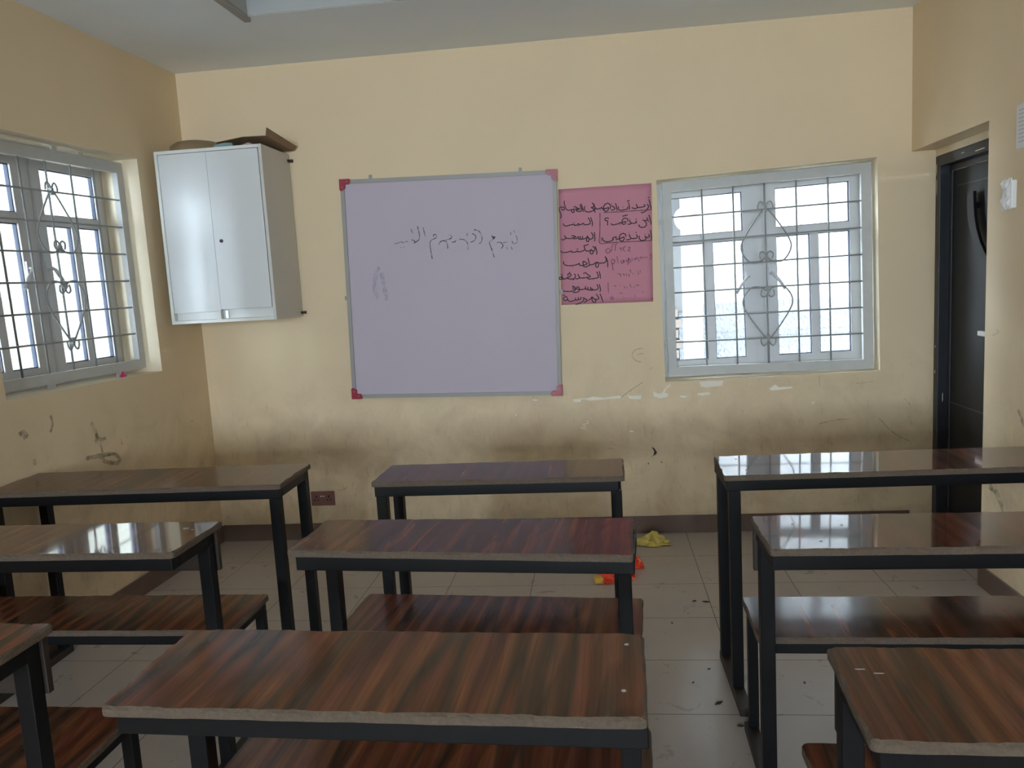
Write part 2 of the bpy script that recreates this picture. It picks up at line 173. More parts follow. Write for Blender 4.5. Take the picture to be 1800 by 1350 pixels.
def laminate(name, rough=.15, coat=0.0):
    """dark rosewood-look laminate, figure running front to back across the board"""
    m, nt, b = new_mat(name); g = NT(nt)
    tc = g.n('TexCoord').outputs['Object']
    rnd = g.n('ObjectInfo').outputs['Random']
    off = g.n('CombineXYZ'); g.l(g.math('MULTIPLY', rnd, 37.0), off.inputs[0]); g.l(g.math('MULTIPLY', rnd, 11.0), off.inputs[1])
    va = g.n('VectorMath', operation='ADD'); g.l(tc, va.inputs[0]); g.l(off.outputs[0], va.inputs[1])
    p = va.outputs[0]
    # wide colour bands
    band = g.noise(g.mapping(p, (7.5, .7, 1)), 1, 2.5, .5, .3)
    col = g.ramp(band, [(.25, (.030, .024, .019)), (.36, (.094, .039, .027)), (.44, (.142, .050, .029)), (.50, (.058, .036, .027)),
                        (.57, (.160, .062, .031)), (.65, (.118, .041, .032)), (.72, (.036, .028, .024))])
    # cathedral figure: strongly distorted stretched rings
    w = g.n('TexWave', wave_type='BANDS', bands_direction='X')
    w.inputs['Scale'].default_value = 4.0; w.inputs['Distortion'].default_value = 7.5; w.inputs['Detail'].default_value = 2.0
    w.inputs['Detail Scale'].default_value = .55; w.inputs['Detail Roughness'].default_value = .45
    g.l(g.mapping(p, (1.5, .30, 1)), w.inputs['Vector'])
    fig = g.ramp(w.outputs['Fac'], [(.2, (.70, .68, .66)), (.85, (1.18, 1.14, 1.06))])
    col = g.mix(.75, col, fig, 'MULTIPLY')
    # growth-ring contours
    ct = g.noise(g.mapping(p, (3.4, .42, 1)), 1, 2.0, .5, .4)
    ring = g.math('FRACT', g.math('MULTIPLY', ct, 19.0))
    col = g.mix(.8, col, g.ramp(ring, [(.0, (.80, .78, .75)), (.45, (1.0, 1.0, 1.0)), (.82, (1.22, 1.17, 1.08)), (1.0, (.84, .82, .80))]), 'MULTIPLY')
    # hair-fine pores
    st = g.noise(g.mapping(p, (170, 5, 1)), 1, 3, .6)
    col = g.mix(.7, col, g.ramp(st, [(.35, (.80, .78, .77)), (.62, (1.12, 1.11, 1.10))]), 'MULTIPLY')
    # scuffs
    sc = g.ramp(g.noise(g.mapping(p, (9, 26, 1)), 1, 9, .78, 1.2), [(.64, (0, 0, 0)), (.78, (1, 1, 1))])
    col = g.mix(g.math('MULTIPLY', sc, .16), col, (.355, .305, .27))
    g.l(col, b.inputs['Base Color'])
    rr = g.ramp(g.noise(p, 5, 6, .65, .5), [(.35, (rough*.7,)*3), (.7, (rough*1.6,)*3)])
    g.l(rr, b.inputs['Roughness'])
    b.inputs['Specular IOR Level'].default_value = .36 if coat else .22
    b.inputs['Coat Weight'].default_value = coat; b.inputs['Coat IOR'].default_value = 1.6; b.inputs['Coat Roughness'].default_value = rough*.6
    bp = g.n('Bump'); bp.inputs['Strength'].default_value = .10; bp.inputs['Distance'].default_value = .002
    g.l(g.noise(g.mapping(p, (14, 5, 1)), 1, 3, .5), bp.inputs['Height']); g.l(bp.outputs['Normal'], b.inputs['Normal'])
    return m

def glass_mat():
    m = bpy.data.materials.new('window_glass'); m.use_nodes = True; nt = m.node_tree; nt.nodes.clear(); g = NT(nt)
    out = g.n('OutputMaterial'); tr = g.n('BsdfTransparent'); tr.inputs['Color'].default_value = (.93, .96, .97, 1)
    gl = g.n('BsdfGlossy'); gl.inputs['Roughness'].default_value = .02
    lw = g.n('LayerWeight'); lw.inputs['Blend'].default_value = .5
    fr = g.math('ADD', .04, g.math('MULTIPLY', .9, g.math('POWER', lw.outputs['Facing'], 5.0)))
    mx = g.n('MixShader'); g.l(fr, mx.inputs[0]); g.l(tr.outputs[0], mx.inputs[1]); g.l(gl.outputs[0], mx.inputs[2])
    g.l(mx.outputs[0], out.inputs['Surface']); return m
def smear_mat(name, col, alpha, nscale=25):
    """thin rubbed mark: pigment broken up by the grain of the wall"""
    m, nt, b = new_mat(name); g = NT(nt)
    b.inputs['Base Color'].default_value = (*col, 1); b.inputs['Roughness'].default_value = .8
    tc = g.n('TexCoord').outputs['Object']
    a = g.ramp(g.noise(tc, nscale, 6, .7), [(.35, (0, 0, 0)), (.65, (alpha,)*3)])
    g.l(a, b.inputs['Alpha']); return m
def roughcast(name, col):
    m, nt, b = new_mat(name); g = NT(nt)
    tc = g.n('TexCoord').outputs['Object']
    v = g.noise(tc, 14, 8, .75)
    g.l(g.ramp(v, [(.3, tuple(c*.7 for c in col)), (.7, tuple(c*1.25 for c in col))]), b.inputs['Base Color'])
    b.inputs['Roughness'].default_value = .9
    bp = g.n('Bump'); bp.inputs['Strength'].default_value = .9; bp.inputs['Distance'].default_value = .03
    g.l(g.noise(tc, 35, 4), bp.inputs['Height']); g.l(bp.outputs['Normal'], b.inputs['Normal'])
    return m

M = dict(
    wall=wall_paint('cream_wall_paint', (.735, .59, .395)),
    reveal=simple('cream_reveal_paint', (.76, .66, .49), .6, noise=.06, nscale=9),
    ceil=simple('ceiling_white', (.83, .89, .94), .7, noise=.03, nscale=3),
    lip=simple('ceiling_lip', (.36, .35, .33), .7),
    floor=floor_tiles(),
    skirt=simple('brown_skirting_tile', (.135, .085, .066), .35, noise=.25, nscale=7),
    wood=laminate('rosewood_laminate', .13), polish=laminate('polished_rosewood_laminate', .06, .42), seatp=laminate('polished_bench_laminate', .17, .6), seat=laminate('rosewood_laminate_worn', .17),
    edge=simple('raw_chipboard_edge', (.105, .076, .054), .85, noise=.35, nscale=120, bump=.6, bscale=260),
    steel=simple('black_painted_steel', (.005, .005, .006), .45, spec=.22, noise=.2, nscale=30),
    runner=simple('worn_black_steel', (.028, .022, .018), .5, noise=.4, nscale=22),
    lacq=simple('white_lacquer', (.66, .68, .69), .26, spec=.5, noise=.015, nscale=2),
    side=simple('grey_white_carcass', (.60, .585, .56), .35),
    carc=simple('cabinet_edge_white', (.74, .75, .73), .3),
    black=simple('black_plastic', (.012, .012, .012), .4),
    rust=simple('rusted_bracket', (.09, .045, .025), .6, metal=.4, noise=.5, nscale=60),
    alu=simple('dull_aluminium', (.30, .285, .265), .5, metal=.15),
    chrome=simple('chrome', (.7, .7, .7), .15, metal=1.0),
    board=simple('whiteboard_surface', (.48, .42, .50), .55, noise=.035, nscale=3.2),
    backb=simple('dark_brown_board', (.030, .019, .014), .5, noise=.3, nscale=12),
    red=simple('red_plastic_corner', (.30, .012, .035), .3),
    ink=simple('marker_ink', (.035, .008, .022), .6), inkthin=simple('marker_ink_thin', (.10, .03, .06), .6),
    inkfaint=smear_mat('marker_ink_faded', (.16, .045, .11), .8, 300),
    inkboard=smear_mat('marker_ink_wiped', (.035, .028, .05), 1.0, 45),
    ghost=smear_mat('wiped_ghost', (.28, .28, .32), .28, 60),
    pink=simple('pink_poster_paper', (.56, .235, .31), .75, noise=.07, nscale=5),
    grille=simple('grille_grey_white_paint', (.50, .51, .505), .45, noise=.1, nscale=18),
    bar=simple('grille_bar_paint', (.30, .315, .32), .4, noise=.1, nscale=40),
    pvc=simple('white_window_profile', (.66, .68, .71), .3, noise=.02),
    gasket=simple('dark_gasket', (.03, .045, .09), .5),
    glass=glass_mat(),
    door=simple('black_door_paint', (.0115, .0125, .0155), .5, spec=.3, noise=.15, nscale=12),
    doorf=simple('black_door_frame_paint', (.018, .02, .027), .4, noise=.25, nscale=10),
    chip=simple('bare_plaster_chip', (.84, .78, .68), .8, noise=.1, nscale=50),
    white=simple('white_plastic', (.78, .77, .76), .35),
    clear=simple('crinkled_clear_wrap', (.82, .83, .83), .08, bump=.8, bscale=70),
    paper=simple('white_paper', (.74, .74, .76), .7),
    print=simple('grey_print', (.50, .50, .53), .8),
    socket=simple('brown_socket_plastic', (.19, .085, .07), .35),
    cloth=simple('yellow_cloth', (.62, .50, .14), .85, noise=.3, nscale=60),
    orange=simple('orange_plastic', (.75, .06, .018), .3), yellow=simple('yellow_plastic', (.70, .42, .06), .35),
    card=simple('brown_cardboard', (.26, .165, .095), .8, noise=.1, nscale=30),
    tin=simple('tan_tin_lid', (.30, .22, .13), .4, metal=.3),
    teal=simple('teal_booklet', (.17, .27, .28), .6), pinkp=simple('pink_slip', (.45, .30, .30), .7),
    magenta=simple('magenta_wrapper', (.55, .04, .16), .35),
    rub=smear_mat('dark_rub_mark', (.05, .055, .04), .45, 30), pencil=smear_mat('pencil_scrawl', (.14, .12, .10), .4, 60),
    blot=simple('dark_brown_splash', (.05, .025, .015), .7),
    litter=simple('dark_litter', (.03, .025, .02), .8), scrap=simple('pale_scrap', (.6, .58, .55), .8),
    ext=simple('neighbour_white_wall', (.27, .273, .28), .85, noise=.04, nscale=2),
    tray=simple('tray_side_painted_shade', (.42, .43, .43), .7), extf=simple('far_white_wall', (.065, .066, .067), .85, noise=.04, nscale=2),
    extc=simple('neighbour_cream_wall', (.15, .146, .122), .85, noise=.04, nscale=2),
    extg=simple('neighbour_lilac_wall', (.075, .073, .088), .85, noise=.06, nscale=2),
    plinth=roughcast('grey_roughcast_plinth', (.095, .103, .115)),
    beige=simple('beige_pilaster', (.15, .132, .112), .85), quoin=simple('brick_quoin', (.10, .078, .064), .85),
    ground=simple('pale_concrete_ground', (.66, .65, .63), .9, noise=.2, nscale=3),
    dish=simple('grey_dish', (.32, .31, .33), .5),
)

# ------------------------------------------------------------------ mesh helpers
class MB:
    def __init__(s): s.v = []; s.f = []; s.m = []; s.sm = []
    def face(s, pts, m=0, smooth=False):
        b = len(s.v); s.v += [tuple(p) for p in pts]; s.f.append(tuple(range(b, b+len(pts)))); s.m.append(m); s.sm.append(smooth)
    def box(s, a, b, m=0):
        x0, x1 = sorted((a[0], b[0])); y0, y1 = sorted((a[1], b[1])); z0, z1 = sorted((a[2], b[2]))
        q = len(s.v)
        s.v += [(x0, y0, z0), (x1, y0, z0), (x1, y1, z0), (x0, y1, z0), (x0, y0, z1), (x1, y0, z1), (x1, y1, z1), (x0, y1, z1)]
        for f in ((0, 3, 2, 1), (4, 5, 6, 7), (0, 1, 5, 4), (1, 2, 6, 5), (2, 3, 7, 6), (3, 0, 4, 7)):
            s.f.append(tuple(q+i for i in f)); s.m.append(m); s.sm.append(False)
        return s
    def prism(s, pts, axis, a, b, m=0):
        """extrude polygon pts (2D) along axis (0,1,2) from a to b"""
        def P(p, t):
            q = list(p); q.insert(axis, t); return tuple(q)
        n = len(pts)
        s.face([P(p, a) for p in pts][::-1], m); s.face([P(p, b) for p in pts], m)
        for i in range(n):
            j = (i+1) % n
            s.face([P(pts[i], a), P(pts[j], a), P(pts[j], b), P(pts[i], b)], m)
        return s
    def tube(s, path, r, seg=8, m=0, closed=False):
        path = [Vector(p) for p in path]; n = len(path); rings = []
        nrm = None
        for i, p in enumerate(path):
            t = (path[min(i+1, n-1)]-path[max(i-1, 0)]).normalized()
            if nrm is None:
                a = Vector((0, 0, 1)) if abs(t.z) < .9 else Vector((1, 0, 0)); nrm = t.cross(a).normalized()
            else:
                nrm = (nrm - t*nrm.dot(t)).normalized()
            bn = t.cross(nrm); base = len(s.v)
            s.v += [tuple(p + r*(math.cos(k*2*math.pi/seg)*nrm + math.sin(k*2*math.pi/seg)*bn)) for k in range(seg)]
            rings.append(base)
        for a, b in zip(rings, rings[1:]):
            for k in range(seg):
                s.f.append((a+k, a+(k+1) % seg, b+(k+1) % seg, b+k)); s.m.append(m); s.sm.append(True)
        s.f.append(tuple(rings[0]+k for k in range(seg))[::-1]); s.m.append(m); s.sm.append(False)
        s.f.append(tuple(rings[-1]+k for k in range(seg))); s.m.append(m); s.sm.append(False)
        return s
    def lathe(s, prof, seg=28, m=0, origin=(0, 0, 0)):
        rings = []
        for r, z in prof:
            base = len(s.v)
            s.v += [(origin[0]+r*math.cos(k*2*math.pi/seg), origin[1]+r*math.sin(k*2*math.pi/seg), origin[2]+z) for k in range(seg)]
            rings.append(base)
        for a, b in zip(rings, rings[1:]):
            for k in range(seg):
                s.f.append((a+k, a+(k+1) % seg, b+(k+1) % seg, b+k)); s.m.append(m); s.sm.append(True)
        return s
    def build(s, name, mats, parent=None, mw=None, bevel=0.0):
        me = bpy.data.meshes.new(name); me.from_pydata(s.v, [], s.f); me.update()
        mats = mats if isinstance(mats, (list, tuple)) else [mats]
        for m in mats: me.materials.append(m)
        for p, mi, sm in zip(me.polygons, s.m, s.sm): p.material_index = mi; p.use_smooth = sm
        o = bpy.data.objects.new(name, me); C.objects.link(o)
        if parent is not None: o.parent = parent
        if mw is not None: o.matrix_local = mw
        if bevel:
            b = o.modifiers.new('bevel', 'BEVEL'); b.width = bevel; b.segments = 2; b.limit_method = 'ANGLE'
        return o
def box(a, b): return MB().box(a, b)
def empty(name, mw=None):
    o = bpy.data.objects.new(name, None); C.objects.link(o); o.empty_display_size = .1
    if mw is not None: o.matrix_world = mw
    return o
def tag(o, label, cat, group=None):
    o['label'] = label; o['category'] = cat
    if group: o['group'] = group
    return o
def struct(o): o['kind'] = 'structure'; return o
def catmull(pts, n=4):
    if len(pts) < 3: return [tuple(p) for p in pts]
    P = [pts[0]] + list(pts) + [pts[-1]]; out = []
    for i in range(1, len(P)-2):
        for k in range(n):
            t = k/n
            out.append(tuple(.5*((2*b) + (c-a)*t + (2*a-5*b+4*c-d)*t*t + (3*b-a-3*c+d)*t**3) for a, b, c, d in zip(P[i-1], P[i], P[i+1], P[i+2])))
    out.append(tuple(pts[-1])); return out
def ribbon(mb, pts, width, put, smooth=True, m=0):
    """flat pen stroke; put(u, v) -> 3D point on the surface"""
    if smooth: pts = catmull(pts)
    L = []; R = []; n = len(pts)
    for i in range(n):
        a = pts[max(i-1, 0)]; b = pts[min(i+1, n-1)]
        dx, dy = b[0]-a[0], b[1]-a[1]; l = math.hypot(dx, dy) or 1
        w = width*.5*(1.0 if 0 < i < n-1 else .75)*(1+.18*math.sin(i*1.7))
        L.append((pts[i][0]-dy/l*w, pts[i][1]+dx/l*w)); R.append((pts[i][0]+dy/l*w, pts[i][1]-dx/l*w))
    for i in range(n-1):
        mb.face([put(*L[i]), put(*R[i]), put(*R[i+1]), put(*L[i+1])], m)
def rot_rect(cx, cz, w, h, a):
    c, s = math.cos(a), math.sin(a)
    return [(cx+c*x-s*z, cz+s*x+c*z) for x, z in ((-w/2, h/2), (w/2, h/2), (w/2, -h/2), (-w/2, -h/2))]

# ------------------------------------------------------------------ the room
def wall_segment(mb, u0, u1, v0, v1, hole=None, t=TH, depth=None):
    """wall slab in its local frame (u along, w outwards, v up) with one quadrilateral opening TL,TR,BR,BL"""
    if hole is None:
        mb.box((u0, 0, v0), (u1, t, v1)); return
    O = [(u0, v1), (u1, v1), (u1, v0), (u0, v0)]
    for w, flip in ((0, False), (t, True)):
        for i in range(4):
            j = (i+1) % 4
            q = [(O[i][0], w, O[i][1]), (O[j][0], w, O[j][1]), (hole[j][0], w, hole[j][1]), (hole[i][0], w, hole[i][1])]
            mb.face(q if flip else q[::-1])
    for i in range(4):
        j = (i+1) % 4
        mb.face([(hole[i][0], 0, hole[i][1]), (hole[j][0], 0, hole[j][1]), (hole[j][0], t, hole[j][1]), (hole[i][0], t, hole[i][1])], 1)
        mb.face([(O[i][0], 0, O[i][1]), (O[j][0], 0, O[j][1]), (O[j][0], t, O[j][1]), (O[i][0], t, O[i][1])])
BH = [(.384, 1.979), (1.534, 2.019), (1.552, .886), (.400, .870)]          # opening in the back wall
LH = [(-1.600, 2.203), (-.467, 2.219), (-.455, 1.104), (-1.5575, 1.1136)]    # opening in the left wall
wm = [M['wall'], M['reveal']]
w = MB(); wall_segment(w, XL-.3, XR+.42, 0, H, BH); wall_back = struct(w.build('wall_back', wm))
w = MB(); wall_segment(w, -2.4, 0, 0, H, LH); wall_segment(w, YR-.2, -2.4, 0, H)
wall_left = struct(w.build('wall_left', wm, mw=M_LEFT))
DW, DZ = .8331, 2.0344                                                      # door opening
w = MB()
w.box((0, 0, DZ), (DW, TH, H)); w.box((DW, 0, 0), (-YR, TH, H))
wall_right = struct(w.build('wall_right', wm, mw=M_RIGHT))
w = MB()
wall_segment(w, -XR-.3, .3, 0, H, rot_rect(-.4, 1.68, 1.2, 1.45, 0)); wall_segment(w, .3, -XL+.6, 0, H, rot_rect(1.3, 1.68, 1.85, 1.45, 0))
wall_rear = struct(w.build('wall_rear', wm, mw=M_REAR))
f = MB(); f.box((XL-.7, YR-.3, -.12), (XR+.45, .0, 0)); floor = struct(f.build('floor', M['floor']))
# ceiling: a border at full height round a shallow raised tray
TX0, TX1, TY0, TY1 = -1.508, 1.05, -8.8, -.785
w = MB()
w.box((XL-.7, YR-.3, H), (TX0, .3, H+.3)); w.box((TX1, YR-.3, H), (XR+.45, .3, H+.3))
w.box((TX0, TY1, H), (TX1, .3, H+.3)); w.box((TX0, YR-.3, H), (TX1, TY0, H+.3))
w.box((TX0-.1, TY0-.1, H+.14), (TX1+.1, TY1+.1, H+.3))
ceiling = struct(w.build('ceiling', M['ceil']))
w = MB(); w.box((TX0, TY1-.006, H+.001), (TX1, TY1-.0005, H+.139)); w.box((TX0+.0005, TY0, H+.001), (TX0+.006, TY1-.006, H+.139)); w.build('tray_side', M['tray'], ceiling)  # sides coloured darker than the ceiling to offset direct rear-window light
w = MB(); w.box((TX0-.026, TY0, H-.018), (TX0+.004, TY1+.03, H-.0005)); w.build('tray_lip', M['lip'], ceiling)
w = MB(); w.box((XL+.01, -.012, 0), (XR-.0, -.0005, .0985)); bs = struct(w.build('baseboard_back', M['skirt'], bevel=.002))
w = MB(); w.box((YR, -.012, 0), (-.014, -.0005, .0985)); struct(w.build('baseboard_left', M['skirt'], mw=M_LEFT, bevel=.002))
w = MB(); w.box((DW+.002, -.012, 0), (-YR, -.0005, .0985)); struct(w.build('baseboard_right', M['skirt'], mw=M_RIGHT, bevel=.002))

# marks on the walls
def on_back(u, v): return (u, -.0012, v)
w = MB()
for k, p in enumerate(PATCH):
    q = [(a/1e4, b/1e4) for a, b in p]
    w.prism([(a, b) for a, b in q], 1, -.0014, -.0002)
ribbon(w, SQUIG, .006, on_back)
w.build('peeled_paint', M['chip'], wall_back)
w = MB()
for p in PENCIL: ribbon(w, p, .006, on_back)
w.build('pencil_scrawl', M['pencil'], wall_back)
w = MB()
for p in BLOTS: w.prism(p, 1, -.0012, -.0002)
w.build('dark_splash', M['blot'], wall_back)
w = MB()
for i, p in enumerate(LEFTMARKS): ribbon(w, p, (.022, .018, .014, .02, .012, .022, .022, .014, .012, .012, .008)[i], lambda u, v: (u, -.0012, v))
w.build('rub_marks', M['rub'], wall_left)
w = MB()
for i, p in enumerate(RIGHTMARKS): ribbon(w, p, (.026, .016, .02, .006)[i], lambda u, v: (u, -.0012, v))
w.build('rub_marks', M['rub'], wall_right)

# ------------------------------------------------------------------ windows and grilles
def bilerp(q, s, t):
    """q = TL,TR,BR,BL ; s right, t down"""
    a = [(1-s)*x+s*y for x, y in zip(q[0], q[1])]; b = [(1-s)*x+s*y for x, y in zip(q[3], q[2])]
    return tuple((1-t)*x+t*y for x, y in zip(a, b))
def quad_slab(mb, q, w0, w1, m=0): mb.prism(q, 1, w0, w1, m)
def frame_ring(mb, q, wl, wr, wt, wb, w0, w1, m=0):
    """four mitred members inside quad q (sizes in metres)"""
    W = abs(q[1][0]-q[0][0]); Hh = abs(q[0][1]-q[3][1])
    I = [bilerp(q, wl/W, wt/Hh), bilerp(q, 1-wr/W, wt/Hh), bilerp(q, 1-wr/W, 1-wb/Hh), bilerp(q, wl/W, 1-wb/Hh)]
    for i in range(4):
        j = (i+1) % 4; mb.prism([q[i], q[j], I[j], I[i]], 1, w0, w1, m)
    return I
def sub(q, s0, s1, t0, t1): return [bilerp(q, s0, t0), bilerp(q, s1, t0), bilerp(q, s1, t1), bilerp(q, s0, t1)]
def make_window(name, M4, q, casements_split=.5):
    root = struct(empty(name, M4))
    mb = MB(); I = frame_ring(mb, q, .03, .03, .035, .035, .215, .262)
    mb.prism(sub(I, casements_split-.033, casements_split+.033, 0, 1), 1, .217, .258)
    mb.build('window_frame', M['pvc'], root, bevel=.003)
    W = abs(I[1][0]-I[0][0])
    for k, (s0, s1) in enumerate(((0, casements_split-.0335), (casements_split+.0335, 1))):
        c = sub(I, s0+.002, s1-.002, .003, .997)
        mb = MB(); J = frame_ring(mb, c, .052, .052, .05, .055, .203, .245)
        # transom below the top light, mullion below that
        mb.prism(sub(J, 0, 1, .232, .285), 1, .205, .243)
        mb.prism(sub(J, .46, .575, .285, 1), 1, .205, .243)
        cs = mb.build('casement', M['pvc'], root, bevel=.003)
        panes = [sub(J, 0, 1, 0, .232), sub(J, 0, .46, .285, 1), sub(J, .575, 1, .285, 1)]
        g = MB()
        for p in panes: frame_ring(g, p, .004, .004, .004, .004, .213, .232)
        g.build('gasket', M['gasket'], cs)
        for p in panes:
            g = MB(); g.prism(sub(p, .005, .995, .005, .995), 1, .222, .226); g.build('pane', M['glass'], cs)
        # lever handle on the meeting stile
        sx = c[1][0]-.024 if k == 0 else c[0][0]+.024
        zc = bilerp(c, .5, .505)[1]; d = -1 if k == 0 else 1
        h = MB(); h.box((sx-.013, .192, zc-.035), (sx+.013, .203, zc+.035))
        h.tube([(sx, .203, zc), (sx, .176, zc+.004), (sx+d*.012, .168, zc-.004), (sx+d*.045, .166, zc-.045), (sx+d*.072, .166, zc-.088)], .0085, 8)
        h.build('handle', M['pvc'], cs)
    return root
SCROLL = [(97, -10), (92, -60), (62, -100), (25, -72), (-8, 0), (-40, 12), (-158, 170), (-268, 340), (-322, 470), (-298, 580), (-228, 670), (-168, 690), (-88, 680), (-28, 640), (-12, 580), (-48, 553), (-83, 570), (-88, 610), (-73, 645)]
def make_grille(M4, q, label, w0=.088, lugs=(), fr=(.046, .053, .052, .05)):
    root = tag(empty('window_grille', M4), label, 'window grille', 'window grilles')
    mb = MB(); I = frame_ring(mb, q, fr[0], fr[1], fr[2], fr[3], w0, w0+.005)
    for i in range(4):            # inner leg of the angle iron
        j = (i+1) % 4; ii = I[i]; jj = I[j]
        c = bilerp(I, .5, .5); g = lambda p: (p[0]+(p[0]-c[0])*.006, p[1]+(p[1]-c[1])*.006)
        mb.prism([g(ii), g(jj), jj, ii], 1, w0+.005, w0+.03)
    mb.build('grille_frame', M['grille'], root)
    wb = w0+.012
    for k in range(1, 6):
        a = bilerp(I, k/6, 0); b = bilerp(I, k/6, 1)
        MB().tube([(a[0], wb+.006, a[1]), (b[0], wb+.006, b[1])], .0048, 8).build('vertical_bar', M['bar'], root)
    for k in range(1, 7):
        a = bilerp(I, 0, k/7); b = bilerp(I, 1, k/7)
        MB().tube([(a[0], wb-.003, a[1]), (b[0], wb-.003, b[1])], .0045, 8).build('horizontal_bar', M['bar'], root)
    # forged ornaments on the middle bar: two rods curled to a spade, the lower one mirrored
    sp = abs(I[0][1]-I[3][1])/7; sc = sp/335
    for top in (True, False):
        mb = MB(); anchor = bilerp(I, .5, 1/7 if top else 6/7)
        dx = I[3][0]-I[0][0]; dz = I[3][1]-I[0][1]
        for sgn in (1, -1):
            pts = []
            for x, y in catmull(SCROLL, 4):
                yy = y*sc*(1 if top else -1)
                pts.append((anchor[0]+sgn*x*sc + dx*yy/abs(dz), wb-.010, anchor[1]-yy))
            mb.tube(pts, .0042, 8)
        for yy in (0, 640*sc):
            y2 = yy*(1 if top else -1)
            mb.box((anchor[0]+dx*y2/abs(dz)-.008, wb-.016, anchor[1]-y2-.016), (anchor[0]+dx*y2/abs(dz)+.008, wb+.002, anchor[1]-y2+.016))
        mb.build('scroll_ornament', M['bar'], root)
    for (a, b) in lugs:
        mb = MB().box((a[0], w0+.006, a[1]), (b[0], w0+.012, b[1])); mb.build('fixing_lug', M['grille'], root)
    return root
window_1 = make_window('window_1', M_BACK, BH)
window_2 = make_window('window_2', M_LEFT, LH)
make_grille(M_BACK, [(.423, 1.972), (1.532, 2.006), (1.549, .888), (.428, .893)], 'grey-white steel window grille in the window right of the pink poster', lugs=[((.386, 1.752), (.43, 1.772)), ((.394, 1.07), (.43, 1.088))])
make_grille(M_LEFT, [(-1.575, 2.180), (-.470, 2.202), (-.459, 1.128), (-1.535, 1.136)], 'grey-white steel window grille in the window left of the wall cabinet', lugs=[((-.98, 2.19), (-.945, 2.21)), ((-.80, 2.19), (-.76, 2.212)), ((-1.2, 1.11), (-1.15, 1.14)), ((-.7, 1.105), (-.66, 1.132))], fr=(.046, .05, .052, .046))
# plain windows behind the photographer
for i, (M4, u, v, ww, hh) in enumerate(((M_REAR, -.4, 1.68, 1.2, 1.45), (M_REAR, 1.3, 1.68, 1.85, 1.45))):
    make_window('window_%d' % (i+3), M4, rot_rect(u, v, ww, hh, 0))

# ------------------------------------------------------------------ door at the back right corner
door = struct(empty('door_1', M_RIGHT))
mb = MB(); mb.box((.002, .12, 0), (.055, .19, 1.998)); mb.box((DW-.06, .12, 0), (DW-.002, .19, 1.998)); mb.box((.055, .12, 1.945), (DW-.06, .19, 1.998))
mb.box((.055, .168, 0), (.085, .19, 1.945)); mb.box((.055, .168, 1.915), (DW-.06, .19, 1.945))
mb.build('door_frame', M['doorf'], door, bevel=.002)
mb = MB(); mb.box((.002, .12, 1.999), (DW-.002, .19, DZ-.001)); mb.build('plaster_fill', M['reveal'], door)
mb = MB(); mb.box((.088, .172, .008), (DW-.062, .215, 1.913)); leaf = mb.build('door_leaf', M['door'], door, bevel=.003)
mb = MB()   # pressed ribs of the steel leaf
mb.box((.088, .1695, .71), (DW-.062, .1718, .718)); mb.box((.14, .1695, 1.83), (DW-.12, .1718, 1.836))
mb.build('pressed_rib', M['doorf'], leaf)
mb = MB()   # long curved pull: wide blade bowing towards the latch side
pts = [(.362, 1.778), (.364, 1.72), (.374, 1.66), (.398, 1.60), (.44, 1.535), (.50, 1.475), (.57, 1.43)]
wid = [.030, .034, .034, .032, .030, .027, .018]
for i in range(len(pts)-1):
    (a, b), (c, d) = pts[i], pts[i+1]; p, q = wid[i], wid[i+1]
    mb.prism([(a-p, b), (a+p, b+.004), (c+q, d+.004), (c-q, d)], 1, .135, .150)
mb.box((.355, .150, 1.70), (.377, .172, 1.73)); mb.box((.53, .150, 1.44), (.55, .172, 1.465))
mb.build('pull_handle', M['door'], leaf, bevel=.002)
mb = MB(); mb.box((.425, .150, 1.092), (.505, .172, 1.116)); mb.build('latch', M['white'], leaf, bevel=.004)
mb = MB()
for (u, v, du, dv) in ((.012, 1.90, .004, .06), (.016, 1.80, .003, .08), (.02, 1.0, .004, .012), (.02, .86, .005, .02), (.45, 1.958, .09, .006), (.30, 1.97, .03, .005), (.12, .72, .006, .05)):
    mb.prism([(u, v), (u+du, v+dv*.3), (u+du*.8, v+dv), (u-du*.2, v+dv*.8)], 1, .1190, .1199)
mb.build('paint_chip', M['chip'], door)

